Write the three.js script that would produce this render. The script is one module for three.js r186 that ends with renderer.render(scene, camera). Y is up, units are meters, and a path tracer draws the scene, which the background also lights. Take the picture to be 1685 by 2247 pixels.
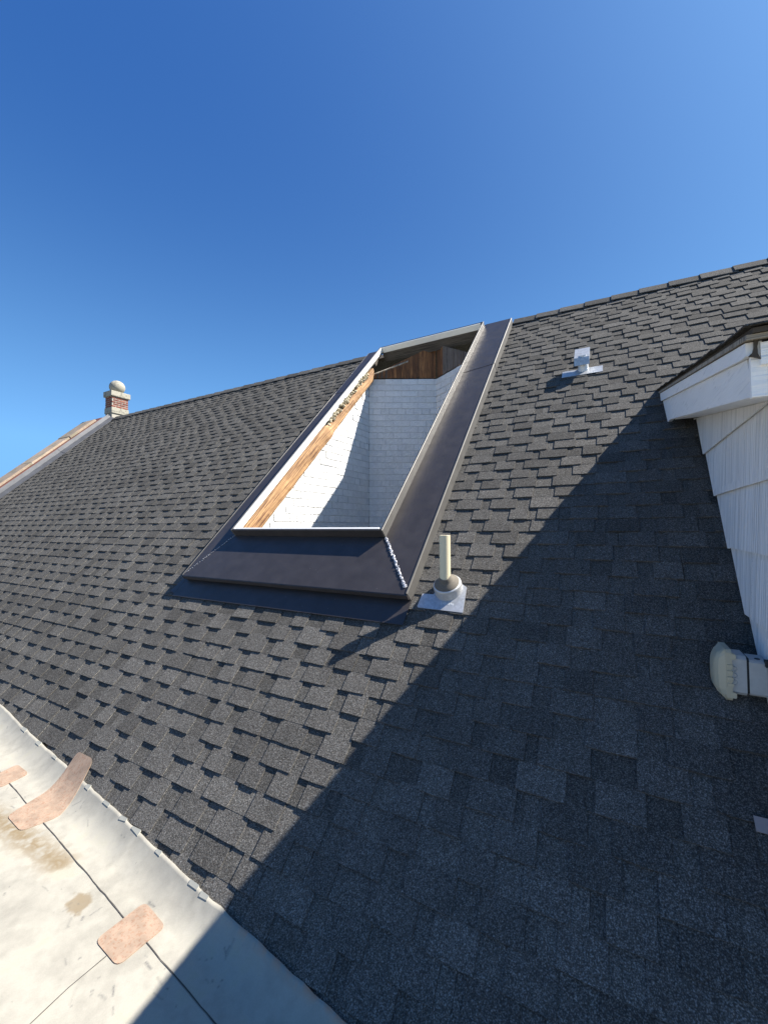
import * as THREE from 'three';
import { mergeGeometries } from 'three/addons/utils/BufferGeometryUtils.js';

// ------------------------------------------------------------------ camera, sky, sun, exposure
const scene = new THREE.Scene();
const EYE = new THREE.Vector3(0, 1.764, 0);
const camera = new THREE.PerspectiveCamera(102.8, 767 / 1024, 0.05, 2000);
camera.position.copy(EYE);
camera.rotation.set(2.041 * Math.PI / 180, 29.344 * Math.PI / 180, -0.207 * Math.PI / 180, 'YXZ');
scene.add(camera);

const renderer = new THREE.WebGLRenderer({ antialias: true });
renderer.setSize(767, 1024);
renderer.toneMapping = THREE.LinearToneMapping;
renderer.toneMappingExposure = 2.8;
renderer.shadowMap.enabled = true;
renderer.shadowMap.type = THREE.PCFSoftShadowMap;

const SUN = new THREE.Vector3(0.573, 0.746, -0.338).normalize();
const sun = new THREE.DirectionalLight(new THREE.Color().setRGB(1, 0.945, 0.86), 5);
sun.position.copy(SUN).multiplyScalar(40);
sun.castShadow = true;
sun.shadow.mapSize.set(4096, 4096);
Object.assign(sun.shadow.camera, { left: -16, right: 16, top: 16, bottom: -16, near: 1, far: 90 });
scene.add(sun, sun.target);

{ // clear blue sky: darker overhead, paler towards the horizon, a little brighter round the sun
  const W = 1024, H = 512, d = new Float32Array(W * H * 4);
  const top = [0.0065, 0.0383, 0.1486], low = [0.130, 0.2817, 0.4028], round = [0.266, 0.4713, 0.6889];
  for (let j = 0; j < H; j++) for (let i = 0; i < W; i++) {
    const el = ((j + 0.5) / H - 0.5) * Math.PI, az = ((i + 0.5) / W - 0.5) * 2 * Math.PI;
    const x = Math.cos(el) * Math.cos(az), y = Math.sin(el), z = Math.cos(el) * Math.sin(az);
    const g = Math.acos(Math.min(1, Math.max(-1, x * SUN.x + y * SUN.y + z * SUN.z)));
    const a = Math.pow(1 - Math.max(0.17, y), 3), b = Math.exp(-3 * g), o = (j * W + i) * 4;
    for (let k = 0; k < 3; k++) d[o + k] = top[k] + low[k] * a + round[k] * b;
    d[o + 3] = 1;
  }
  const sky = new THREE.DataTexture(d, W, H, THREE.RGBAFormat, THREE.FloatType);
  sky.mapping = THREE.EquirectangularReflectionMapping;
  sky.magFilter = sky.minFilter = THREE.LinearFilter;
  sky.needsUpdate = true;
  scene.background = sky;
  scene.environment = sky;
}

// ------------------------------------------------------------------ helpers
let seed = 20240611;
const rnd = () => { seed |= 0; seed = seed + 0x6D2B79F5 | 0; let t = Math.imul(seed ^ seed >>> 15, 1 | seed); t = t + Math.imul(t ^ t >>> 7, 61 | t) ^ t; return ((t ^ t >>> 14) >>> 0) / 4294967296; };
const rr = (a, b) => a + (b - a) * rnd();
const V = (x, y, z) => new THREE.Vector3(x, y, z);
const lerp = (a, b, t) => a + (b - a) * t, clamp = (x, a, b) => Math.min(b, Math.max(a, x));
const smooth = (a, b, x) => { const t = clamp((x - a) / (b - a), 0, 1); return t * t * (3 - 2 * t); };
const hash = (x, y, s) => { let h = Math.imul(x, 374761393) ^ Math.imul(y, 668265263) ^ Math.imul(s, 2147483647); h = Math.imul(h ^ h >>> 13, 1274126177); return ((h ^ h >>> 16) >>> 0) / 4294967296; };
// value noise, periodic when px, py are given
function noise(x, y, s, px = 1e6, py = 1e6) {
  const x0 = Math.floor(x), y0 = Math.floor(y), fx = x - x0, fy = y - y0;
  const u = fx * fx * (3 - 2 * fx), v = fy * fy * (3 - 2 * fy), m = (a, p) => ((a % p) + p) % p;
  const a = hash(m(x0, px), m(y0, py), s), b = hash(m(x0 + 1, px), m(y0, py), s), c = hash(m(x0, px), m(y0 + 1, py), s), e = hash(m(x0 + 1, px), m(y0 + 1, py), s);
  return lerp(lerp(a, b, u), lerp(c, e, u), v);
}
function fbm(x, y, s, oct = 4, px = 1e6, py = 1e6) { let a = 0, w = 0.5, f = 1, n = 0; for (let i = 0; i < oct; i++) { a += w * noise(x * f, y * f, s + i * 17, px * f, py * f); n += w; w *= 0.5; f *= 2; } return a / n; }

// the roof's own frame: u along the ridge, v up the slope, w out of the slope (metres)
const Q = Math.SQRT1_2, NRM = V(0, Q, Q), UPS = V(0, Q, -Q), ORG = EYE.clone().addScaledVector(NRM, -2);
const rp = (u, v, w = 0) => V(ORG.x + u, ORG.y + Q * (v + w), ORG.z + Q * (w - v));
const RIDGE = 5.88;

class GB { // a bag of faces
  constructor() { this.p = []; this.t = []; this.c = null; }
  tri(a, b, c, ua, ub, uc) { this.p.push(a.x, a.y, a.z, b.x, b.y, b.z, c.x, c.y, c.z); this.t.push(...ua, ...ub, ...uc); }
  quad(a, b, c, d, ua, ub, uc, ud) { this.tri(a, b, c, ua, ub, uc); this.tri(a, c, d, ua, uc, ud); }
  flat(a, b, c, d, o = [0, 0]) { const w = a.distanceTo(b), h = b.distanceTo(c); this.quad(a, b, c, d, [o[0], o[1]], [o[0] + w, o[1]], [o[0] + w, o[1] + h], [o[0], o[1] + h]); }
  get() {
    const g = new THREE.BufferGeometry();
    g.setAttribute('position', new THREE.Float32BufferAttribute(this.p, 3));
    g.setAttribute('uv', new THREE.Float32BufferAttribute(this.t, 2));
    g.computeVertexNormals();
    return g;
  }
}
// a polygon [[a, b] ...] pushed from c0 to c1, placed by map(a, b, c)
function prism(poly, map, c0, c1, o = [0, 0]) {
  const area = poly.reduce((s, p, i) => { const q = poly[(i + 1) % poly.length]; return s + p[0] * q[1] - q[0] * p[1]; }, 0);
  if (area < 0) poly = poly.slice().reverse();
  const g = new GB(), tris = THREE.ShapeUtils.triangulateShape(poly.map(p => new THREE.Vector2(...p)), []);
  const m = (p, c) => map(p[0], p[1], c), uv = p => [p[0] + o[0], p[1] + o[1]];
  for (const [i, j, k] of tris) {
    g.tri(m(poly[i], c1), m(poly[j], c1), m(poly[k], c1), uv(poly[i]), uv(poly[j]), uv(poly[k]));
    g.tri(m(poly[i], c0), m(poly[k], c0), m(poly[j], c0), uv(poly[i]), uv(poly[k]), uv(poly[j]));
  }
  let s = 0;
  poly.forEach((p, i) => {
    const q = poly[(i + 1) % poly.length], l = Math.hypot(q[0] - p[0], q[1] - p[1]);
    g.quad(m(p, c0), m(q, c0), m(q, c1), m(p, c1), [s + o[0], c0 + o[1]], [s + l + o[0], c0 + o[1]], [s + l + o[0], c1 + o[1]], [s + o[0], c1 + o[1]]);
    s += l;
  });
  return g.get();
}
const rect = (a0, a1, b0, b1, k = 0) => k ? [[a0 + k, b0], [a1 - k, b0], [a1, b0 + k], [a1, b1 - k], [a1 - k, b1], [a0 + k, b1], [a0, b1 - k], [a0, b0 + k]] : [[a0, b0], [a1, b0], [a1, b1], [a0, b1]];
const slab = (u0, u1, v0, v1, w0, w1, k = 0) => prism(rect(u0, u1, v0, v1, k), (a, b, c) => rp(a, b, c), w0, w1);   // a plate lying on the slope
const alongV = (poly, v0, v1) => prism(poly, (a, b, c) => rp(a, c, b), v0, v1);     // profile (u, w) run up the slope
const alongU = (poly, u0, u1) => prism(poly, (a, b, c) => rp(c, a, b), u0, u1);     // profile (v, w) run along the ridge
const box = (x0, x1, y0, y1, z0, z1, k = 0) => prism(rect(x0, x1, y0, y1, k), (a, b, c) => V(a, b, c), z0, z1);

const taken = {};
const numbered = n => { const k = taken[n] = (taken[n] ?? -1) + 1; return k ? `${n}_${String(k).padStart(3, '0')}` : n; };
function dress(o, label, category, group, kind) { if (label) o.userData.label = label; if (category) o.userData.category = category; if (group) o.userData.group = group; if (kind) o.userData.kind = kind; return o; }
function thing(name, label, category, base, group) { const o = new THREE.Group(); o.name = numbered(name); o.position.copy(base); scene.add(o); o.b = base.clone(); return dress(o, label, category, group); }
function part(name, geo, mat, parent, label) {
  geo.translate(-parent.b.x, -parent.b.y, -parent.b.z);
  const m = new THREE.Mesh(geo, mat); m.name = name; m.castShadow = m.receiveShadow = true; m.b = parent.b; parent.add(m);
  if (label) m.userData.label = label;
  return m;
}
function solo(name, geo, mat, label, category, base, kind) {
  if (base) geo.translate(-base.x, -base.y, -base.z);
  const m = new THREE.Mesh(geo, mat); m.name = numbered(name); m.castShadow = m.receiveShadow = true; if (base) m.position.copy(base); m.b = base ?? V(0, 0, 0); scene.add(m);
  return dress(m, label, category, null, kind);
}

// ------------------------------------------------------------------ textures and materials (uv are metres)
const toS = x => { x = clamp(x, 0, 1); return Math.round(255 * (x <= 0.0031308 ? x * 12.92 : 1.055 * Math.pow(x, 1 / 2.4) - 0.055)); };
function tex(n, size, f, srgb = true) {
  const [w, h] = Array.isArray(n) ? n : [n, n], d = new Uint8Array(w * h * 4);
  for (let j = 0; j < h; j++) for (let i = 0; i < w; i++) {
    const c = f(i, j, w, h), o = (j * w + i) * 4;
    if (srgb) { d[o] = toS(c[0]); d[o + 1] = toS(c[1]); d[o + 2] = toS(c[2]); } else d[o] = d[o + 1] = d[o + 2] = Math.round(255 * clamp(c, 0, 1));
    d[o + 3] = 255;
  }
  const t = new THREE.DataTexture(d, w, h); t.wrapS = t.wrapT = THREE.RepeatWrapping; t.magFilter = THREE.LinearFilter; t.minFilter = THREE.LinearMipmapLinearFilter; t.generateMipmaps = true;
  const [sx, sy] = Array.isArray(size) ? size : [size, size]; t.repeat.set(1 / sx, 1 / sy);
  if (srgb) t.colorSpace = THREE.SRGBColorSpace;
  t.needsUpdate = true;
  return t;
}
const grey = (v, r = 1, g = 1, b = 1) => [v * r, v * g, v * b];
const std = o => new THREE.MeshStandardMaterial({ roughness: 0.9, ...o });
const lin = (r, g, b) => new THREE.Color().setRGB(r, g, b);

// mineral granules
const granule = tex(1024, 2.4, (i, j) => {
  const h = hash(i, j, 5), k = hash(i >> 1, j >> 1, 6), p = fbm(i / 64, j / 64, 9, 3, 16, 16);
  let v = h < 0.45 ? 0.05 : h < 0.84 ? 0.102 : 0.225; v = v * (0.8 + 0.4 * k) * (0.86 + 0.28 * p) * 0.86;
  const b = hash(i, j, 8); return b < 0.25 ? grey(v, 1.0, 0.985, 0.95) : b < 0.45 ? grey(v, 1.12, 0.985, 0.84) : grey(v, 1.035, 0.99, 0.9);
});
const granuleBump = tex(1024, 2.4, (i, j) => 0.6 * hash(i, j, 5) + 0.4 * hash(i >> 1, j >> 1, 6), false);
const TONES = [0.8, 0.91, 1, 1.02, 1.08, 1.17];
const gran = o => new THREE.MeshPhysicalMaterial({ specularIntensity: 0.12, ...o });   // granules hardly shine
const shingleMats = TONES.map(t => gran({ color: lin(t, t, t * 1.01), map: granule, bumpMap: granuleBump, bumpScale: 0.0011, roughness: 0.93 }));
const fieldMat = gran({ map: granule, bumpMap: granuleBump, bumpScale: 0.0011, roughness: 0.93, vertexColors: true });

// single-ply roof membrane: dirty cream, scuffs, brown silt stains
const seg = (x, z, a, b, c, d) => { const ux = c - a, uz = d - b, t = clamp(((x - a) * ux + (z - b) * uz) / (ux * ux + uz * uz), 0, 1); return Math.hypot(x - a - ux * t, z - b - uz * t); };
const scuffs = []; { for (let i = 0; i < 1900; i++) { const a = rr(-0.2, 0.9) + (rnd() < 0.2 ? 1.4 : 0), l = Math.pow(rnd(), 3) * 0.026 + 0.003, near = i && rnd() < 0.6, o = near ? scuffs[i - 1] : [rr(-4.4, 0.4), rr(-1.9, 1.9)]; scuffs.push([o[0] + (near ? rr(-0.06, 0.06) : 0), o[1] + (near ? rr(-0.05, 0.05) : 0), a, l, rr(0.003, 0.0075), rr(0.3, 1)]); } }
const MW = 2048, MS = 4.8, MX = -4.4, MZ = -1.9, scuffMap = new Float32Array(MW * MW);
for (const [x, z, a, l, w, s] of scuffs) {
  const k = MW / MS, n = Math.ceil(l * k) + 2;
  for (let q = -n; q <= n; q++) for (let e = -3; e <= 3; e++) {
    const px = Math.round((x - MX) * k + Math.cos(a) * q - Math.sin(a) * e), pz = Math.round((z - MZ) * k + Math.sin(a) * q + Math.cos(a) * e);
    const d = Math.max(0, 1 - Math.abs(e) / k / w * 0.8) * (Math.abs(q) <= l * k ? 1 : 0) * (0.55 + 0.45 * hash(px >> 1, pz >> 1, 3));
    const o = ((pz % MW + MW) % MW) * MW + ((px % MW + MW) % MW); scuffMap[o] = Math.max(scuffMap[o], d * s);
  }
}
const membraneMap = tex(MW, MS, (i, j) => {
  const x = MX + i / MW * MS, z = MZ + j / MW * MS;
  const n1 = fbm(i / 128, j / 128, 21, 4, 16, 16), n2 = fbm(i / 16, j / 16, 22, 3, 128, 128), n3 = hash(i, j, 4);
  let v = 0.272 + 0.13 * (n1 - 0.5) + 0.09 * (n2 - 0.5) + 0.03 * (n3 - 0.5), r = 1.0, g = 0.945, b = 0.8;
  const dirt = smooth(0.56, 0.75, n1 * 0.6 + n2 * 0.4) * 0.35; v *= 1 - 0.3 * dirt; b *= 1 - 0.15 * dirt;
  // silt left where water stood: a long streak and a small square of it
  let s = smooth(0.11, 0.0, seg(x, z, -3.1, -0.94, -2.36, -1.0) + 0.12 * (n2 - 0.45)) * smooth(0.3, 0.62, n2 * 0.7 + n1 * 0.4);
  const q = Math.max(Math.abs(x + 2.06) * 0.75, Math.abs(z + 0.95)); s = Math.max(s, smooth(0.045, 0.03, q + 0.05 * (n2 - 0.5)) * (0.55 + 0.4 * n2));
  // rust and old adhesive close to the flashing's edge
  const ze = -1.414 + 0.7071 * (0.33 + 0.0905 * (x + 0.832)), e = smooth(0.03, 0.0, Math.abs(z - ze - 0.012) + 0.03 * (n2 - 0.5)) * smooth(-1.45, -1.2, x + 0.4 * (n1 - 0.5)) * smooth(0.35, 0.7, n2);
  const c = [v * r, v * g, v * b];
  for (let k = 0; k < 3; k++) { c[k] = lerp(c[k], [0.15, 0.105, 0.05][k], 0.9 * s); c[k] = lerp(c[k], [0.42, 0.2, 0.1][k], 0.7 * e); c[k] = lerp(c[k], 0.07, 0.8 * scuffMap[j * MW + i]); }
  return c;
});
membraneMap.offset.set(-MX / MS, -MZ / MS);
const membraneMat = std({ map: membraneMap, roughness: 0.72 });
const patchMat = std({ map: tex(512, 0.5, (i, j) => { const n = fbm(i / 32, j / 32, 31, 4, 16, 16), m = fbm(i / 6, j / 6, 33, 2, 85, 85), v = 0.25 + 0.16 * (n - 0.5); const k = smooth(0.6, 0.75, m) * 0.4; return [v * (1 - k * 0.2), v * 0.72 * (1 - k * 0.55), v * 0.52 * (1 - k * 0.7)]; }), roughness: 0.8 });
const seamMat = std({ color: lin(0.05, 0.045, 0.04), roughness: 0.8 });
const tabMat = std({ color: lin(0.34, 0.33, 0.28), roughness: 0.8 });

// dark bronze sheet metal, with a little dust and fingerprints
const metalMap = tex(512, 1.2, (i, j) => { const n = fbm(i / 32, j / 32, 41, 4, 16, 16), s = hash(i >> 1, j >> 1, 42) > 0.9994 ? 0.1 : 0; const v = 0.056 + 0.02 * (n - 0.5) + s; return [v * 1.1, v * 0.98, v * 0.97]; });
const metalRough = tex(512, 1.2, (i, j) => 0.62 + 0.3 * (fbm(i / 20, j / 20, 44, 4, 25.6, 25.6) - 0.5), false);
const bronze = std({ map: metalMap, roughnessMap: metalRough, roughness: 0.62, metalness: 0.45 });
const bronzeLit = std({ map: tex(256, 0.8, (i, j) => { const v = 0.09 + 0.032 * (fbm(i / 24, j / 24, 47, 4, 10.67, 10.67) - 0.5); return [v * 1.04, v, v * 0.94]; }), roughness: 0.5, metalness: 0.35 });   // same bronze, lightened to paint in the sun on side lips and skirts
const creamPaint = std({ map: tex(256, 0.6, (i, j) => grey(0.74 + 0.08 * (fbm(i / 8, j / 16, 45, 4, 32, 16) - 0.5), 1, 0.975, 0.91)), roughness: 0.55 });
const sealant = std({ color: lin(0.42, 0.42, 0.44), roughness: 0.35, metalness: 0.3 });
const galv = std({ map: tex(256, 0.3, (i, j) => grey(0.46 + 0.13 * (noise(i / 9, j / 9, 51, 28.44, 28.44) - 0.5) + 0.1 * (fbm(i / 40, j / 40, 52, 3, 6.4, 6.4) - 0.5), 0.98, 1, 1.02)), roughness: 0.48, metalness: 0.6 });
const galvDull = std({ color: lin(0.6, 0.62, 0.63), roughness: 0.5, metalness: 0.5 });
const rubber = std({ map: tex(256, 0.2, (i, j) => { const n = fbm(i / 20, j / 20, 55, 4, 12.8, 12.8); return [0.075 + 0.08 * n, 0.066 + 0.068 * n, 0.052 + 0.055 * n]; }), roughness: 0.85 });
const pvc = std({ color: lin(0.58, 0.515, 0.355), roughness: 0.42 });

// painted brick, timber, stone
const paintMap = tex(1024, 1.6, (i, j) => { const n = fbm(i / 24, j / 24, 61, 4, 42.67, 42.67), m = fbm(i / 5, j / 5, 62, 2, 204.8, 204.8), k = smooth(0.7, 0.8, m * 0.6 + n * 0.4); return grey((0.67 + 0.14 * (n - 0.5) + 0.05 * (m - 0.5)) * (1 - 0.3 * k), 1, 0.995, 0.975); });
const paintBump = tex(512, 0.8, (i, j) => fbm(i / 8, j / 8, 64, 4, 64, 64), false);
const brickPaint = [0.96, 1, 1.04].map(k => std({ color: lin(k, k, k), map: paintMap, bumpMap: paintBump, bumpScale: 0.009, roughness: 0.6 }));
const jointPaint = std({ color: lin(0.8, 0.8, 0.78), map: paintMap, bumpMap: paintBump, bumpScale: 0.004, roughness: 0.7 });
function wood(s, light, dark, streak, size) { return tex([256, 512], size, (i, j) => { const n = fbm(i / 7 + 1.2 * noise(i / 60, j / 90, s + 9, 4.27, 5.69), j / 90, s, 4, 36.57, 5.69), f = hash(i, j >> 5, s + 3), t = clamp(0.5 + (n - 0.5) * streak + 0.12 * (f - 0.5), 0, 1); return [lerp(dark[0], light[0], t), lerp(dark[1], light[1], t), lerp(dark[2], light[2], t)]; }); }
const rafterMat = std({ map: wood(71, [0.42, 0.245, 0.11], [0.1, 0.043, 0.017], 3.0, [0.16, 1.1]), roughness: 0.8 });
const boardMats = [[[0.3, 0.13, 0.045], [0.06, 0.025, 0.012]], [[0.2, 0.085, 0.03], [0.04, 0.018, 0.01]], [[0.38, 0.17, 0.06], [0.09, 0.035, 0.015]], [[0.16, 0.12, 0.09], [0.05, 0.035, 0.025]], [[0.2, 0.165, 0.135], [0.07, 0.055, 0.045]]].map(([l, d], i) => std({ map: wood(80 + i * 5, l, d, 2.2, [0.09, 0.5]), roughness: 0.85 }));
const greyWood = std({ map: wood(105, [0.4, 0.35, 0.27], [0.13, 0.105, 0.075], 2.4, [0.12, 0.9]), roughness: 0.85 });
const darkWood = std({ map: wood(111, [0.1, 0.085, 0.07], [0.035, 0.028, 0.022], 2, [0.2, 0.9]), roughness: 0.9 });
const deckMat = std({ color: lin(0.06, 0.048, 0.036), roughness: 0.9 });
const rubbleMat = std({ map: tex(128, 0.2, (i, j) => { const n = fbm(i / 8, j / 8, 120, 3, 16, 16); return [0.3 + 0.3 * n, 0.26 + 0.26 * n, 0.18 + 0.18 * n]; }), roughness: 0.95 });

// white cement siding with combed grain, painted trim
const combMap = tex([1024, 256], [1.3, 1.9], (i, j) => { const c = fbm(i / 3.2, j / 110, 131, 3, 320, 2.327), n = fbm(i / 60, j / 40, 133, 3, 17.07, 6.4), k = smooth(0.62, 0.8, c); return grey((0.84 + 0.07 * (n - 0.5)) * (1 - 0.36 * k), 1 - 0.02 * k, 0.99, 0.97 + 0.02 * k); });
const combBump = tex([1024, 256], [1.3, 1.9], (i, j) => 1 - smooth(0.42, 0.78, fbm(i / 3.2, j / 110, 131, 3, 320, 2.327)), false);
const sidingMats = [0.95, 1, 1.03].map(k => std({ color: lin(k, k, k), map: combMap, bumpMap: combBump, bumpScale: 0.004, roughness: 0.7 }));
const trimMap = tex([512, 512], [1.4, 0.5], (i, j) => { const c = fbm(i / 50 + 2 * noise(i / 80, j / 30, 143, 6.4, 17.07), j / 5, 141, 3, 10.24, 102.4), n = fbm(i / 40, j / 40, 142, 4, 12.8, 12.8), k = smooth(0.64, 0.8, c * 0.7 + n * 0.35); return grey((0.84 + 0.08 * (n - 0.5)) * (1 - 0.24 * k), 1, 0.985, 0.95); });
const trimMat = std({ map: trimMap, bumpMap: tex([512, 512], [1.4, 0.5], (i, j) => fbm(i / 50 + 2 * noise(i / 80, j / 30, 143, 6.4, 17.07), j / 5, 141, 3, 10.24, 102.4), false), bumpScale: 0.003, roughness: 0.6 });
const warmTrim = std({ map: tex([512, 256], [0.7, 0.25], (i, j) => { const c = fbm(i / 60, j / 6, 151, 4, 8.53, 42.67), k = smooth(0.55, 0.78, c); return [0.72 * (1 - 0.18 * k), 0.7 * (1 - 0.24 * k), 0.62 * (1 - 0.36 * k)]; }), roughness: 0.65 });
const stoneMap = tex(512, 1.4, (i, j) => { const n = fbm(i / 48, j / 48, 161, 5, 10.67, 10.67), m = fbm(i / 10, j / 10, 162, 3, 51.2, 51.2), k = smooth(0.5, 0.72, n), v = 0.3 * (0.75 + 0.5 * m); return [lerp(v, 0.15, 0.55 * k), lerp(v * 0.76, 0.15, 0.55 * k), lerp(v * 0.56, 0.1, 0.55 * k)]; });
const copingMats = [0.9, 1, 1.1].map(k => std({ color: lin(k, k * 0.99, k * 0.97), map: stoneMap, roughness: 0.9 }));
const limestone = std({ map: tex(256, 0.8, (i, j) => { const n = fbm(i / 20, j / 20, 165, 5, 12.8, 12.8), k = smooth(0.52, 0.75, n); return grey(0.29 + 0.14 * (n - 0.5) - 0.14 * k, 1, 0.94, 0.76); }), roughness: 0.9 });
const redBricks = [[0.17, 0.048, 0.032], [0.125, 0.038, 0.028], [0.2, 0.07, 0.046]].map(c => std({ color: lin(...c), roughness: 0.9 }));
const mortarMat = std({ map: tex(128, 0.3, (i, j) => grey(0.3 + 0.15 * (fbm(i / 6, j / 6, 171, 3, 21.33, 21.33) - 0.5), 1, 0.93, 0.78)), roughness: 0.95 });
const leadMat = std({ map: tex(256, 1, (i, j) => grey(0.1 + 0.05 * (fbm(i / 24, j / 24, 175, 4, 10.67, 10.67) - 0.5), 0.96, 0.98, 1.06)), roughness: 0.6, metalness: 0.3 });

// ------------------------------------------------------------------ the setting: ground far below, low roof beside the slope
solo('ground', (() => { const g = new GB(); g.flat(V(-300, -7, 300), V(300, -7, 300), V(300, -7, -300), V(-300, -7, -300)); return g.get(); })(), std({ map: tex(256, 30, (i, j) => { const n = fbm(i / 16, j / 16, 181, 4, 16, 16); return [0.12 + 0.08 * n, 0.12 + 0.08 * n, 0.1 + 0.05 * n]; }) }), null, null, null, 'structure');

const edgeV = u => -0.33 - 0.0905 * (u + 0.832) + 0.006 * (noise(u * 3.1, 1, 200) - 0.5);           // where the membrane's upper edge lies on the slope
const flatY = x => -0.064 * x;
const smax = (a, b, k) => { const h = clamp(0.5 + 0.5 * (a - b) / k, 0, 1); return lerp(b, a, h) + k * h * (1 - h); };
function sheetY(x, z) {                                                                              // low roof, rounded cant, up the slope
  const s = -1.064 - z + 0.02, near = smooth(0.34, 0.02, z - (-1.064 + 0.064 * x));
  const wr = near * (0.014 * (fbm(x * 4.3 + z * 1.1, z * 2.2, 210, 3) - 0.5) + 0.006 * (noise(x * 13, z * 4, 212) - 0.5)) * smooth(0, 0.09, z + 1.414 + 0.7071 * edgeV(x));
  return smax(flatY(x), s, 0.075) + wr + 0.004 * (fbm(x * 1.5, z * 1.5, 214, 2) - 0.5);
}
const edgeZ = x => ORG.z - Q * edgeV(x) + Q * 0.014;
const flatRoof = (() => {
  const xs = []; for (let x = -12.4; x < -4.6; x += 0.2) xs.push(x); for (let x = -4.6; x < 0.8; x += 0.025) xs.push(x); for (let x = 0.8; x <= 4; x += 0.2) xs.push(x);
  const ds = []; for (let d = 0; d < 0.36; d += 0.012) ds.push(d); for (let d = 0.36; d < 1.4; d += 0.05) ds.push(d); for (let d = 1.4; d <= 7; d += 0.4) ds.push(d);
  const pos = [], uv = [], idx = [], C = ds.length + 1;
  for (const x of xs) {
    const z0 = edgeZ(x) + 0.004 * (noise(x * 17, 3, 221) - 0.5);
    const y0 = sheetY(x, z0); pos.push(x, y0 - 0.014, z0 - 0.002); uv.push(x, z0 - 0.01);
    for (const d of ds) { const z = z0 + d; pos.push(x, sheetY(x, z), z); uv.push(x, z); }
  }
  for (let i = 0; i < xs.length - 1; i++) for (let j = 0; j < C - 1; j++) { const a = i * C + j, b = a + 1, c = a + C, d = c + 1; idx.push(a, b, d, a, d, c); }
  const g = new THREE.BufferGeometry(); g.setAttribute('position', new THREE.Float32BufferAttribute(pos, 3)); g.setAttribute('uv', new THREE.Float32BufferAttribute(uv, 2)); g.setIndex(idx); g.computeVertexNormals();
  return solo('flat_roof', g, membraneMat, 'low cream roof membrane below the shingled slope', null, null, 'structure');
})();
flatRoof.userData.kind = 'structure';
// a piece of sheet that follows the membrane: outline in (x, z), lifted by h
function lying(outline, h, n = 10) {
  const xs = outline.map(p => p[0]), zs = outline.map(p => p[1]), g = new GB();
  const cx = xs.reduce((a, b) => a + b) / xs.length, cz = zs.reduce((a, b) => a + b) / zs.length, rings = n, m = outline.length;
  const pt = (k, i) => { const t = k / rings, p = outline[i % m], x = lerp(cx, p[0], t), z = lerp(cz, p[1], t); return V(x, sheetY(x, z) + h, z); };
  const uv = p => [p.x, p.z];
  for (let k = 0; k < rings; k++) for (let i = 0; i < m; i++) { const a = pt(k, i), b = pt(k + 1, i), c = pt(k + 1, i + 1), d = pt(k, i + 1); g.quad(a, d, c, b, uv(a), uv(d), uv(c), uv(b)); }
  for (let i = 0; i < m; i++) { const a = pt(rings, i), b = pt(rings, i + 1), c = b.clone(), d = a.clone(); c.y -= h + 0.004; d.y -= h + 0.004; g.quad(a, b, c, d, uv(a), uv(b), uv(c), uv(d)); }
  return g.get();
}
function rounded(p, r = 0.03) { // corners of a patch rounded off
  const out = [];
  p.forEach((c, i) => {
    const a = p[(i + p.length - 1) % p.length], b = p[(i + 1) % p.length], la = Math.hypot(a[0] - c[0], a[1] - c[1]), lb = Math.hypot(b[0] - c[0], b[1] - c[1]);
    const s = [lerp(c[0], a[0], r / la), lerp(c[1], a[1], r / la)], e = [lerp(c[0], b[0], r / lb), lerp(c[1], b[1], r / lb)];
    for (let k = 0; k <= 5; k++) { const t = k / 5; out.push([lerp(lerp(s[0], c[0], t), lerp(c[0], e[0], t), t), lerp(lerp(s[1], c[1], t), lerp(c[1], e[1], t), t)]); }
    const n = Math.ceil(Math.hypot(b[0] - c[0], b[1] - c[1]) / 0.03); for (let k = 1; k < n; k++) { const t = k / n, l = 1 - r / lb; if (t > r / lb && t < l) out.push([lerp(c[0], b[0], t), lerp(c[1], b[1], t)]); }
  });
  return out;
}
const patch = (o, label) => { const m = part('membrane_patch', lying(rounded(o), 0.004), patchMat, flatRoof, label); m.userData.label = label; };
patch([[-1.835, -0.905], [-1.665, -0.9], [-1.655, -1.085], [-1.83, -1.1]], 'tan rounded repair patch beside the seam, nearest');
patch([[-2.92, -0.985], [-2.735, -0.98], [-2.70, -1.13], [-2.84, -1.37], [-3.03, -1.37], [-2.97, -1.15]], 'long tan repair patch reaching up the cant');
patch([[-3.4, -1.07], [-3.235, -1.05], [-3.255, -1.2], [-3.42, -1.2]], 'small tan repair patch at the far end');
function seamStrip(line, w) {
  const g = new GB(); let prev = null;
  for (let i = 0; i < line.length - 1; i++) {
    const n = Math.ceil(Math.hypot(line[i + 1][0] - line[i][0], line[i + 1][1] - line[i][1]) / 0.04), tx = line[i + 1][0] - line[i][0], tz = line[i + 1][1] - line[i][1], l = Math.hypot(tx, tz);
    for (let k = i ? 1 : 0; k <= n; k++) {
      const t = k / n, x = line[i][0] + tx * t, z = line[i][1] + tz * t + 0.003 * (noise(x * 23, line[i][1] * 23, 230) - 0.5), hw = w * (0.6 + 0.8 * noise(x * 40, z * 40, 231)) / 2;
      const a = V(x - tz / l * hw, 0, z + tx / l * hw), b = V(x + tz / l * hw, 0, z - tx / l * hw); for (const p of [a, b]) p.y = sheetY(p.x, p.z) + 0.003;
      if (prev) g.flat(prev[0], a, b, prev[1]); prev = [a, b];
    }
  }
  return g.get();
}
part('membrane_seam', seamStrip([[-4.2, -1.16], [-3.236, -1.102], [-2.956, -1.084], [-2.55, -1.062], [-2.162, -1.036], [-1.85, -1.016], [-1.664, -1.008], [-1.224, -0.98], [0.4, -0.9]], 0.0035), seamMat, flatRoof);
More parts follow.
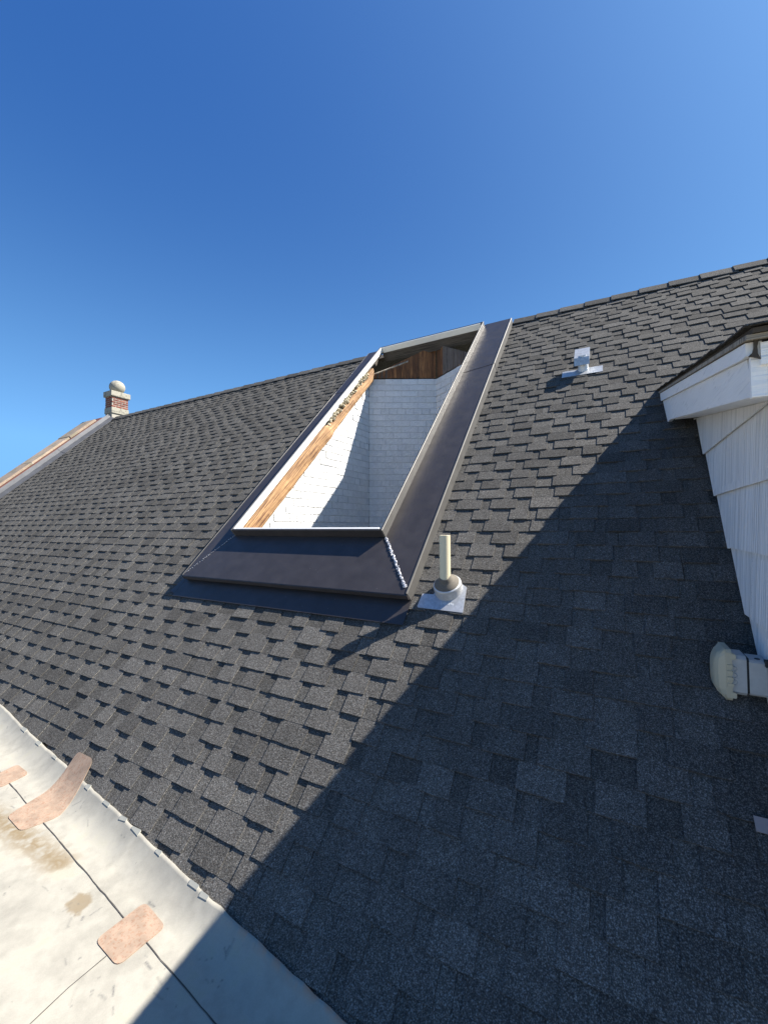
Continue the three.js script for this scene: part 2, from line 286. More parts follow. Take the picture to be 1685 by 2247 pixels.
part('membrane_seam', seamStrip([[-1.738, -0.9], [-1.74, -0.774], [-1.728, -0.66], [-1.7, 0.6]], 0.003), seamMat, flatRoof);
for (const [u, l] of [[-3.75, 0.07], [-3.47, 0.06], [-3.2, 0.05], [-2.72, 0.04], [-2.49, 0.06], [-2.3, 0.055], [-2.17, 0.07], [-1.95, 0.04], [-1.66, 0.06], [-1.58, 0.05]]) {
  const z = edgeZ(u) + rr(-0.001, 0.003); part('sealing_tab', lying([[u - l / 2, z], [u + l / 2, z + rr(-0.004, 0.004)], [u + l / 2, z + rr(0.008, 0.018)], [u - l / 2, z + rr(0.008, 0.018)]], 0.004, 2), tabMat, flatRoof);
}

// ------------------------------------------------------------------ main roof
const roof = thing('shingled_roof', 'steep dark grey shingled roof slope with a ridge along the sky', 'roof', rp(-5, -0.4, 0));
const OPEN = { u0: -3.08, u1: -1.446, v0: 1.83, v1: 5.70 };
const FL = { u0: -3.332, u1: -1.132, v0: 1.32, v1: 5.80, w: 0.082 };
part('roof_deck', mergeGeometries([slab(-11.2, OPEN.u0 - 0.09, -0.75, RIDGE, -0.06, -0.014), slab(OPEN.u1 + 0.03, 3.4, -0.75, RIDGE, -0.06, -0.014), slab(OPEN.u0 - 0.09, OPEN.u1 + 0.03, -0.75, OPEN.v0, -0.06, -0.014), slab(OPEN.u0 - 0.09, OPEN.u1 + 0.03, OPEN.v1 + 0.04, RIDGE, -0.06, -0.014)]), deckMat, roof);
part('rear_slope', prism([[0, 0], [0, -0.06], [-2.6, -2.66], [-2.6, -2.6]], (a, b, c) => { const p = rp(c, RIDGE, -0.02); return V(p.x, p.y + b, p.z + a); }, -11.2, 3.4), shingleMats[2], roof);

const E0 = 0.113, VB = 0.0246, TH = 0.0054, TB = 0.0010, TOP = 0.0105, TILT = (TH + TB) / E0;
// allowed stretches of a course
function stretches(v) {
  const uMax = v < 3.36 ? 0.53 : 3.3, s = [];
  if (v + E0 > 1.17 && v < 6) { s.push([-10.86, FL.u0 + 0.03]); s.push([FL.u1 - 0.03, uMax]); } else s.push([-10.86, uMax]);
  return s;
}
function shingleGeo(u0, u1, v, top, low, len, wob) { // a tab or strip with a slightly ragged lower edge
  const g = new GB(), n = Math.max(2, Math.round((u1 - u0) / 0.045)), ou = rnd() * 2.4, ov = rnd() * 2.4, pts = [];
  const skew = rr(-0.002, 0.002) * (wob ? 1 : 0);
  for (let i = 0; i <= n; i++) { const t = i / n, e = wob * ((rnd() - 0.5) + (i === 0 || i === n ? 0.35 : 0)); pts.push([lerp(u0, u1, t), v + e]); }
  const T = (vv) => top - TILT * (vv - v), uv = (u, vv) => [u + ou, vv + ov];
  for (let i = 0; i < n; i++) {
    const [a, va] = pts[i], [b, vb] = pts[i + 1], ve = v + len, sa = i === 0 ? skew : 0, sb = i === n - 1 ? skew : 0;
    g.quad(rp(a, va, T(va)), rp(b, vb, T(vb)), rp(b + sb, ve, T(ve)), rp(a + sa, ve, T(ve)), uv(a, va), uv(b, vb), uv(b, ve), uv(a, ve));
    g.quad(rp(a, va, T(va) - low), rp(b, vb, T(vb) - low), rp(b, vb, T(vb)), rp(a, va, T(va)), uv(a, va - 0.01), uv(b, vb - 0.01), uv(b, vb), uv(a, va));
  }
  const side = (u, vv, s) => { const ve = v + len, p = [rp(u, vv, T(vv) - low), rp(u, vv, T(vv)), rp(u + skew, ve, T(ve)), rp(u + skew, ve, T(ve) - low)]; if (s) p.reverse(); g.quad(...p, uv(u, vv), uv(u + 0.005, vv), uv(u + 0.005, ve), uv(u, ve)); };
  side(u0, pts[0][1], false); side(u1, pts[n][1], true);
  return g.get();
}
const tabs = [], backing = []; let below = [], gaps = [];
const tint = (g, t) => { const n = g.attributes.position.count; g.setAttribute('color', new THREE.Float32BufferAttribute(new Float32Array(n * 3).fill(t), 3)); return g; };
for (let k = -6; k < 52; k++) {
  const v = VB + E0 * k; if (v > RIDGE - 0.07) break;
  const ve = Math.min(v + E0 + 0.012, RIDGE - 0.01); below = gaps; gaps = [];
  for (const [s0, s1] of stretches(v)) {
    // backing strips, about a metre each
    for (let u = s0 - rr(0, 0.9); u < s1;) { const l = rr(0.9, 1.0), a = Math.max(u, s0), b = Math.min(u + l - 0.002, s1); if (b - a > 0.01 && ve > edgeV(a) - 0.03) backing.push(tint(shingleGeo(a, b, v, TOP - TH, 0.004, ve - v, 0.0012), TONES[Math.floor(rnd() * 6)] * 0.97)); u += l; }
    let u = s0 - rr(0, 0.3); const mine = [];
    while (u < s1) {
      const jw = rr(0.115, 0.2); let at = u;
      if (rnd() < 0.8) { const c = below.find(q => q - jw / 2 > u + 0.055); if (c !== undefined && c - jw / 2 < u + 0.17) at = c - jw / 2 + rr(-0.022, 0.022); else at = u + rr(0.06, 0.12); } else at = u + rr(0.05, 0.13);
      const a = Math.max(at, s0), b = Math.min(at + jw, s1); if (mine.length) gaps.push((mine.at(-1) + at) / 2); mine.push(at + jw); u = at + jw;
      if (b - a < 0.03 || ve < edgeV(a) - 0.03) continue;
      const c = rp((a + b) / 2, v + E0 / 2, 0), d = c.distanceTo(EYE);
      const q = c.clone().project(camera), inside = Math.abs(q.x) < 1.02 && Math.abs(q.y) < 1.02 && v + E0 / 2 > edgeV(a);
      const cosv = Math.abs(NRM.dot(EYE.clone().sub(c))) / d;
      tabs.push({ a, b, v, len: ve - v, top: TOP + rr(-0.0005, 0.0012), size: inside ? (b - a) * cosv / (d * d) : 0, tone: Math.floor(rnd() * 6) });
    }
  }
}
camera.updateMatrixWorld();
tabs.forEach(t => { const c = rp((t.a + t.b) / 2, t.v + E0 / 2, 0).project(camera); const d = rp((t.a + t.b) / 2, t.v, 0).distanceTo(EYE); t.size = Math.abs(c.x) < 1.02 && Math.abs(c.y) < 1.02 && t.v + E0 / 2 > edgeV(t.a) ? (t.b - t.a) / (d * d * d) : 0; });
const order = tabs.slice().sort((p, q) => q.size - p.size), big = new Set(order.slice(0, 300)), rest = [];
for (const t of tabs) {
  const g = shingleGeo(t.a, t.b, t.v, t.top, 0.0095, t.len, 0.0035);
  if (big.has(t)) part('shingle_tab', g, shingleMats[t.tone], roof); else rest.push(tint(g, TONES[t.tone]));
}
part('shingle_field', mergeGeometries(rest), fieldMat, roof).userData.kind = 'stuff';
part('shingle_backing', mergeGeometries(backing), fieldMat, roof).userData.kind = 'stuff';
// caps along the ridge
for (const [from, to] of [[-10.8, FL.u0 - 0.012], [FL.u1 + 0.02, 3.4]]) for (let u = from; u < to - 0.05; u += 0.284) {
  const a = u, b = Math.min(u + 0.31, to);
  const L = 0.1 + rr(-0.006, 0.006), h = rr(0, 0.003), tone = Math.floor(rnd() * 6);
  part('ridge_cap', prism([[L, -L], [L + 0.001, -L + 0.009], [0.012, 0.006], [-0.012, 0.006], [-L - 0.001, -L + 0.009], [-L, -L], [0, -0.006]], (p, q, c) => { const o = rp(c, RIDGE, 0), t = (c - a) / 0.31; return V(o.x, o.y + 0.012 + q + lerp(0.012, 0, t) + h, o.z + p * lerp(1.06, 1, t)); }, a, b, [rnd() * 2, rnd() * 2]), shingleMats[tone], roof);
}

// ------------------------------------------------------------------ skylight frame
const sky = thing('skylight_frame', 'wide dark bronze metal skylight frame open to a white brick shaft', 'skylight', rp(-2.23, 1.3, 0));
const LIP = { u0: -3.065, u1: -1.466, v0: 1.806, v1: 5.72, w: 0.158 }, JT = 4.48, k1 = 0.006;
{
  const w = FL.w, t = 0.012;
  // flanges, mitred in the lower corners
  const flat = (poly, name, label) => part(name, prism(poly, (a, b, c) => rp(a, b, c), w - t, w), bronze, sky, label);
  flat([[FL.u0, FL.v0], [FL.u1, FL.v0], [LIP.u1 + 0.003, LIP.v0 - 0.003], [LIP.u0 - 0.003, LIP.v0 - 0.003]], 'front_flange');
  flat([[FL.u1, FL.v0 + 0.002], [FL.u1, JT - 0.0], [LIP.u1, JT - 0.09], [LIP.u1, LIP.v0]].map(([a, b]) => [a, b]), 'side_flange');
  part('side_flange', prism([[FL.u1, JT + 0.001], [FL.u1, FL.v1], [LIP.u1, FL.v1], [LIP.u1, JT - 0.087]], (a, b, c) => rp(a, b, c), w - t, w + 0.003), bronze, sky);
  flat([[FL.u0, FL.v0 + 0.002], [LIP.u0, LIP.v0], [LIP.u0, JT], [FL.u0, JT + 0.05]], 'side_flange');
  part('side_flange', prism([[FL.u0, JT + 0.053], [LIP.u0, JT + 0.003], [LIP.u0, FL.v1], [FL.u0, FL.v1]], (a, b, c) => rp(a, b, c), w - t, w + 0.003), bronze, sky);
  flat([[LIP.u0 + 0.002, LIP.v1 + 0.002], [LIP.u1 - 0.002, LIP.v1 + 0.002], [LIP.u1 - 0.002, FL.v1], [LIP.u0 + 0.002, FL.v1]], 'top_flange');
  // outer skirts
  part('side_skirt', alongV([[FL.u1 - 0.01, -0.01], [FL.u1 + 0.012, -0.01], [FL.u1 + 0.006, w - 0.002], [FL.u1 + 0.002, w + 0.006], [FL.u1 - 0.004, w + 0.006], [FL.u1 - 0.01, w - 0.014]], FL.v0 + 0.006, JT), bronzeLit, sky);
  part('side_skirt', alongV([[FL.u1 - 0.01, -0.01], [FL.u1 + 0.015, -0.01], [FL.u1 + 0.009, w + 0.001], [FL.u1 + 0.005, w + 0.009], [FL.u1 - 0.004, w + 0.009], [FL.u1 - 0.01, w - 0.014]], JT + 0.002, FL.v1), bronzeLit, sky);
  part('side_skirt', alongV([[FL.u0 + 0.01, -0.01], [FL.u0 - 0.012, -0.01], [FL.u0 - 0.006, w - 0.002], [FL.u0 - 0.002, w + 0.004], [FL.u0 + 0.004, w + 0.004], [FL.u0 + 0.01, w - 0.014]], FL.v0 + 0.006, FL.v1), bronzeLit, sky);
  part('front_skirt', alongU([[FL.v0 - 0.008, w - 0.04], [FL.v0 - 0.004, w - 0.044], [FL.v0 + 0.03, w - 0.044], [FL.v0 + 0.03, w - 0.014], [FL.v0, w - 0.0135], [FL.v0 + 0.0, w - 0.002], [FL.v0 - 0.006, w - 0.004]], FL.u0 - 0.004, FL.u1 + 0.006), bronze, sky);
  part('curb_front', alongU(rect(FL.v0 + 0.012, FL.v0 + 0.028, -0.012, w - 0.046), FL.u0 + 0.012, FL.u1 - 0.012), bronze, sky);
  // upstanding lip round the opening: metal outside, cream painted lining inside
  const lw = 0.016;
  part('lip', alongV(rect(LIP.u1 - lw, LIP.u1, w - 0.02, LIP.w, 0.003), LIP.v0, LIP.v1), bronzeLit, sky);
  part('lip', alongV(rect(LIP.u0, LIP.u0 + lw, w - 0.02, LIP.w, 0.003), LIP.v0, LIP.v1), bronzeLit, sky);
  part('lip', alongU(rect(LIP.v0, LIP.v0 + lw, w - 0.02, LIP.w - 0.001, 0.003), LIP.u0 + lw + 0.001, LIP.u1 - lw - 0.001), bronze, sky);
  part('lip', alongU(rect(LIP.v1 - lw, LIP.v1, w - 0.02, LIP.w - 0.001, 0.003), LIP.u0 + lw + 0.001, LIP.u1 - lw - 0.001), bronze, sky);
  part('lining', alongV(rect(LIP.u0 + lw + 0.001, LIP.u0 + lw + 0.02, 0.094, LIP.w - 0.004, 0.002), LIP.v0 + 0.02, LIP.v1 - 0.02), creamPaint, sky, 'cream painted inner face of the frame');
  part('lining', alongV(rect(LIP.u1 - lw - 0.02, LIP.u1 - lw - 0.001, 0.0, LIP.w - 0.03, 0.002), LIP.v0 + 0.02, LIP.v1 - 0.02), creamPaint, sky);
  part('lining', alongU(rect(LIP.v1 - lw - 0.02, LIP.v1 - lw - 0.001, 0.075, LIP.w - 0.005, 0.002), LIP.u0 + 0.04, LIP.u1 - 0.04), creamPaint, sky);
  part('lining', alongU(rect(LIP.v0 + lw + 0.001, LIP.v0 + lw + 0.02, 0.0, LIP.w - 0.005, 0.002), LIP.u0 + 0.04, LIP.u1 - 0.04), creamPaint, sky);
  part('head_timber', alongU(rect(LIP.v1 - 0.03, LIP.v1 + 0.03, -0.075, 0.07), LIP.u0 + 0.02, LIP.u1 - 0.02), darkWood, sky, 'dark old timber under the head of the frame');
  // flashing apron below
  part('apron_flashing', mergeGeometries([slab(FL.u0 - 0.02, FL.u1 + 0.014, 1.146, FL.v0 + 0.04, 0.015, 0.018)]), bronze, sky);
  part('corner_flashing', prism([[FL.u0 - 0.095, 1.19], [FL.u0 - 0.02, 1.17], [FL.u0 - 0.008, 1.42], [FL.u0 - 0.03, 1.43]], (a, b, c) => rp(a, b, c), 0.012, 0.019), bronze, sky);
  // crumpled beads of sealant down the mitres
  const bead = (a, b, n, r) => { const gs = []; for (let i = 0; i < n; i++) { const t = (i + rnd() * 0.8) / n, s = new THREE.IcosahedronGeometry(r * rr(0.5, 1.2), 1), p = s.attributes.position; for (let q = 0; q < p.count; q++) { const f = 0.75 + 0.5 * hash(Math.round(p.getX(q) * 9e4), Math.round(p.getY(q) * 9e4) + Math.round(p.getZ(q) * 7e4), i); p.setXYZ(q, p.getX(q) * f * 1.6, p.getY(q) * f, p.getZ(q) * f); } s.computeVertexNormals(); const o = rp(lerp(a[0], b[0], t) + rr(-0.006, 0.006), lerp(a[1], b[1], t) + rr(-0.006, 0.006), w + 0.0025); s.rotateX(rnd() * 3); s.rotateZ(rr(-1, 1)); s.translate(o.x, o.y, o.z); gs.push(s.index ? s.toNonIndexed() : s); } return mergeGeometries(gs); };
  part('sealant_bead', bead([LIP.u1 + 0.004, LIP.v0 - 0.004], [FL.u1 - 0.022, FL.v0 + 0.05], 95, 0.0062), sealant, sky, 'ragged silver line of sealant down the right mitre');
  part('sealant_bead', bead([LIP.u0 - 0.004, LIP.v0 - 0.004], [FL.u0 + 0.02, FL.v0 + 0.03], 60, 0.003), sealant, sky, 'thin silver line of sealant down the left mitre');
}

// ------------------------------------------------------------------ the shaft under the opening
const wallA = [-3.08, -2.62], wallB = [-3.08, -5.05], wallC = [-2.228, -5.528], wallD = [-1.16, -4.816];
const TOPB = 3.924, LOWB = 1.5, CH = 0.0878;
function brickGeo(L, H) { // face towards +z, eased edges
  const g = new GB(), c = 0.0025, d = 0.055, q = (x, y, z) => V(x, y, z), x0 = -L / 2, x1 = L / 2, y0 = -H / 2, y1 = H / 2;
  const f = [q(x0 + c, y0 + c, 0), q(x1 - c, y0 + c, 0), q(x1 - c, y1 - c, 0), q(x0 + c, y1 - c, 0)], m = [q(x0, y0, -c), q(x1, y0, -c), q(x1, y1, -c), q(x0, y1, -c)], b = [q(x0, y0, -d), q(x1, y0, -d), q(x1, y1, -d), q(x0, y1, -d)];
  const o = [rnd() * 1.5, rnd() * 1.5], uv = p => [p.x + o[0] + p.z, p.y + o[1]];
  g.quad(...f, ...f.map(uv));
  for (let i = 0; i < 4; i++) { const j = (i + 1) % 4; g.quad(m[i], m[j], f[j], f[i], uv(m[i]), uv(m[j]), uv(f[j]), uv(f[i])); g.quad(b[i], b[j], m[j], m[i], uv(b[i]), uv(b[j]), uv(m[j]), uv(m[i])); }
  return g.get();
}
const cache = {};
const brickShape = (L, H) => { const n = `${L.toFixed(3)}_${H.toFixed(3)}`; return cache[n] ??= [0, 1, 2].map(() => brickGeo(L, H)); };
function paintedWall(p, q, label, keep) {
  const dx = q[0] - p[0], dz = q[1] - p[1], l = Math.hypot(dx, dz), tx = dx / l, tz = dz / l, nx = -tz, nz = tx;   // inner face to the left of p -> q seen from above: toward the shaft
  const base = V((p[0] + q[0]) / 2, -0.4, (p[1] + q[1]) / 2), t = thing('painted_brick_wall', label, 'wall', base, 'white brick walls of the skylight shaft');
  const turn = Math.atan2(nx, nz);
  // joints and the wall below sight
  const roofline = (s) => { const z = p[1] + tz * s; return Math.min(TOPB - 0.004, -1.064 - z - 0.075); };
  const outline = [[0, -0.4], [l, -0.4]]; for (let i = 20; i >= 0; i--) outline.push([l * i / 20, Math.max(0, roofline(l * i / 20))]);
  part('mortar_bed', prism(outline, (a, b, c) => V(p[0] + tx * a + nx * c, b, p[1] + tz * a + nz * c), -0.16, -0.009), jointPaint, t);
  let row = 0;
  for (let y = TOPB - CH / 2; y > LOWB; y -= CH, row++) {
    const head = row % 6 === 5, L = head ? 0.118 : 0.236;
    for (let s = (row % 2 ? -L / 2 : 0) + 0.0; s < l; s += L) {
      const a = Math.max(s, -0.008), b = Math.min(s + L, l + 0.008); if (b - a < 0.04) continue;
      const zmax = Math.max(p[1] + tz * a, p[1] + tz * b); if (y + CH / 2 > -1.064 - zmax - 0.07) continue;
      const len = b - a - 0.007, gs = brickShape(Math.round(len * 200) / 200, CH - 0.0085), m = new THREE.Mesh(gs[Math.floor(rnd() * 3)], brickPaint[Math.floor(rnd() * 3)]);
      const o = rr(-0.0035, 0.0015), cx = (a + b) / 2; m.name = 'brick'; m.castShadow = m.receiveShadow = true;
      m.position.set(p[0] + tx * cx + nx * o - base.x, y + rr(-0.002, 0.002) - base.y, p[1] + tz * cx + nz * o - base.z); m.rotation.set(rr(-0.012, 0.012), turn + rr(-0.01, 0.01), rr(-0.008, 0.008), 'YXZ'); t.add(m);
    }
  }
  return t;
}
paintedWall(wallA, wallB, 'white painted brick wall under the timber beam, half in sunlight');
paintedWall(wallB, wallC, 'white painted brick wall at the back of the shaft, in blue shade');
paintedWall(wallC, wallD, 'short white painted brick wall turning forward at the back right of the shaft');
// the two sides hidden behind the frame, and the bottom of the shaft
{
  const t = thing('shaft_lining', 'plain pale lower lining of the shaft behind the front of the frame', 'wall', V(-2.2, -0.4, -3.5));
  part('panel', prism([[-5.0, -0.4], [-2.62, -0.4], [-2.62, 1.44], [-5.0, 3.8]], (a, b, c) => V(c, b, a), -1.42, -1.3), jointPaint, t);
  part('panel', box(-3.2, -1.3, -0.4, 1.44, -2.6, -2.5), jointPaint, t);
  part('floor_panel', box(-3.3, -1.1, -0.46, -0.41, -5.7, -2.5), jointPaint, t);
}
// old boards over the brick
{
  const t = thing('board_panel', 'old rusty brown vertical boards above the white brick inside the opening', 'boards', V(wallC[0], 3.9, wallC[1]));
  let n = 0;
  const run = (p, q, side) => {
    const l = Math.hypot(q[0] - p[0], q[1] - p[1]), tx = (q[0] - p[0]) / l, tz = (q[1] - p[1]) / l, nx = -tz, nz = tx;
    for (let s = 0.004; s < l - 0.02;) {
      const w = rr(0.028, 0.04), x = (s + w / 2) / l, z0 = p[1] + tz * s, z1 = p[1] + tz * (s + w), bot = TOPB + 0.012 + rr(0, 0.014), off = rr(-0.004, 0.004) - 0.016;
      const top = z => -1.064 - z - 0.02 - 0.004; if (top(Math.max(z0, z1)) - bot > 0.02) {
        const k = side ? (x < 0.12 ? [0, 1, 2] : [3, 4, 3, 4]) : (x < 0.3 ? [1, 3, 0] : [0, 2, 1, 0, 2]);
        part('board', prism([[s, bot], [s + w - 0.002, bot + rr(-0.003, 0.003)], [s + w - 0.002, top(z1)], [s, top(z0)]], (a, b, c) => V(p[0] + tx * a + nx * c, b, p[1] + tz * a + nz * c), off - 0.02, off, [rnd(), rnd()]), boardMats[k[Math.floor(rnd() * k.length)]], t);
      }
      s += w; n++;
    }
  };
  run(wallB, wallC, 0); run(wallC, wallD, 1);
}
// timber along the left side of the opening
{
  const g = new GB(), v0 = 1.84, v1 = 5.14, N = 80, prof = (v, i) => {
    const t = (v - v0) / (v1 - v0), step = smooth(3.72, 3.62, v), wob = (s) => 0.01 * (fbm(v * 5, s * 3, 300 + s, 3) - 0.5) + 0.004 * (noise(v * 40, s, 310) - 0.5);
    const face = -2.985 - 0.02 * (1 - step) + 0.012 * Math.exp(-(((v - 3.6) / 0.14) ** 2)), up = lerp(0.05, 0.092, step), dn = lerp(-0.06, -0.085, t);
    return [[-3.12, up - 0.004], [face - 0.022, up + wob(1)], [face + wob(2), up - 0.014 + wob(3)], [face + 0.004 + wob(4), lerp(up, dn, 0.5)], [face + wob(5), dn + 0.02 + wob(6)], [face - 0.02, dn + wob(7)], [-3.12, dn]][i];
  };
  const cut = (v, i) => v >= v1 - 1e-6 ? v1 + [0.1, 0.09, 0.05, 0.0, -0.06, -0.1, -0.1][i] : v;
  const P = (v, i) => { const [u, w] = prof(v, i); return rp(u, cut(v, i), w); };
  let acc = [0]; for (let i = 1; i < 7; i++) { const a = prof(2.5, i - 1), b = prof(2.5, i); acc.push(acc[i - 1] + Math.hypot(a[0] - b[0], a[1] - b[1])); }
  for (let k = 0; k < N; k++) { const va = lerp(v0, v1, k / N), vb = lerp(v0, v1, (k + 1) / N); for (let i = 0; i < 6; i++) g.quad(P(va, i), P(vb, i), P(vb, i + 1), P(va, i + 1), [acc[i], va], [acc[i], vb], [acc[i + 1], vb], [acc[i + 1], va]); }
  for (const v of [v0, v1]) for (let i = 1; i < 6; i++) g.tri(P(v, 0), P(v, i), P(v, i + 1), [0, 0], [acc[i], 0.1], [acc[i + 1], 0.1]);
  solo('timber_rafter', g.get(), rafterMat, 'weathered orange timber beam sloping along the left side of the opening', 'beam', rp(-3.05, v0, -0.05));
  const gs = []; for (let i = 0; i < 150; i++) { const v = rr(3.66, 5.05), s = new THREE.IcosahedronGeometry(rr(0.008, 0.021), 1), p = s.attributes.position; for (let q = 0; q < p.count; q++) { const f = 0.7 + 0.6 * hash(Math.round(p.getX(q) * 3e4), Math.round((p.getY(q) + 2 * p.getZ(q)) * 3e4), i); p.setXYZ(q, p.getX(q) * f, p.getY(q) * f * 0.8, p.getZ(q) * f); } s.computeVertexNormals(); s.rotateY(rnd() * 6); s.rotateX(rnd() * 6); const o = rp(rr(-3.05, -3.0), v, rr(0.045, 0.055 + 0.045 * smooth(3.6, 3.9, v))); s.translate(o.x, o.y, o.z); gs.push(s.index ? s.toNonIndexed() : s); }
  dress(solo('mortar_rubble', mergeGeometries(gs), rubbleMat, 'loose crumbs of old mortar lying on the timber beam', 'rubble', rp(-3.02, 4.3, 0.01)), null, null, null, 'stuff');
  const lath = thing('wall_lath', 'loose pale grey lath slanting over the old boards', 'lath', rp(-2.9, 5.2, -0.02));
  part('strip', prism(rect(0, 0.55, -0.016, 0.016), (a, b, c) => rp(-3.0 + a * 0.86, 5.16 + a * 0.36 + b, -0.012 + c), -0.006, 0.006), greyWood, lath);
}

// ------------------------------------------------------------------ pipe with its boot
{
  const B = V(-0.906, 1.3297, -2.394), t = thing('vent_pipe', 'cream plastic vent pipe standing in a galvanised boot beside the skylight', 'vent pipe', B);
  const plate = part('flange', prism([[-1.062, 1.282], [-0.776, 1.277], [-0.792, 1.46], [-0.86, 1.5], [-0.95, 1.5], [-0.99, 1.388], [-1.064, 1.386], [-1.07, 1.29]], (a, b, c) => rp(a, b, c), 0.011, 0.0145), galv, t, 'galvanised base plate stamped with faint marks');
  const lean = new THREE.Quaternion().setFromUnitVectors(V(0, 1, 0), V(0, Math.cos(0.62), Math.sin(0.62)));
  const lathe = (pts, o) => { const g = new THREE.LatheGeometry(pts.map(p => new THREE.Vector2(...p)), 48); g.applyQuaternion(lean); g.translate(o.x, o.y, o.z); return g; };
  const O = rp(-0.904, 1.435, 0);
  part('collar', lathe([[0.093, -0.06], [0.09, 0.0], [0.088, 0.045], [0.087, 0.056], [0.083, 0.062], [0.078, 0.064]], O), galv, t);
  part('rubber_cone', lathe([[0.08, 0.06], [0.077, 0.068], [0.064, 0.079], [0.05, 0.088], [0.041, 0.098], [0.037, 0.114], [0.03, 0.115]], O), rubber, t);
  const pg = new THREE.LatheGeometry([[0.0335, 0], [0.0335, 0.308], [0.0325, 0.31], [0.029, 0.31], [0.028, 0.308], [0.028, 0.02]].map(p => new THREE.Vector2(...p)), 40); pg.translate(B.x - 0.002, B.y + 0.07, B.z + 0.02);
  part('pipe', pg, pvc, t);
  // faint pressed marks on the plate
  for (let i = 0; i < 7; i++) part('pressed_mark', slab(-0.925 + i * 0.012, -0.918 + i * 0.012, 1.318 + (i % 2) * 0.004, 1.333 + (i % 3) * 0.002, 0.0146, 0.0156), galvDull, plate);
}

// ------------------------------------------------------------------ square hooded vent
{
  const c = rp(-0.234, 4.096, 0), t = thing('roof_vent', 'small galvanised square hooded vent high on the sunlit slope', 'vent', c);
  part('flange', slab(-0.413, -0.063, 4.006, 4.125, 0.011, 0.0135), galv, t);
  const neck = new THREE.CylinderGeometry(0.036, 0.05, 0.16, 32, 1, true); neck.applyQuaternion(new THREE.Quaternion().setFromUnitVectors(V(0, 1, 0), V(0, 0.92, 0.39).normalize())); neck.translate(c.x + 0.006, c.y + 0.065, c.z + 0.015);
  part('neck', neck, galvDull, t);
  const side = [[0.08, 0.036], [0.08, 0.107], [-0.06, 0.245], [-0.085, 0.22], [-0.04, 0.13]], at = (a, b, cc) => V(c.x + cc, c.y + b, c.z + a), th = 0.003;
  part('hood_side', prism(side, at, -0.064, -0.061), galv, t); part('hood_side', prism(side, at, 0.059, 0.062), galv, t);
  part('hood_top', prism([[0.081, 0.108], [-0.061, 0.248], [-0.063, 0.2455], [0.0795, 0.105]], at, -0.0665, 0.0645), galv, t);
  part('hood_front', prism([[0.0785, 0.034], [0.0815, 0.034], [0.0815, 0.1075], [0.0785, 0.1075]], at, -0.0662, 0.0642), galv, t);
  part('hood_back', prism([[-0.0605, 0.244], [-0.0855, 0.219], [-0.0835, 0.217], [-0.058, 0.242]], at, -0.0608, 0.0588), galv, t);
}

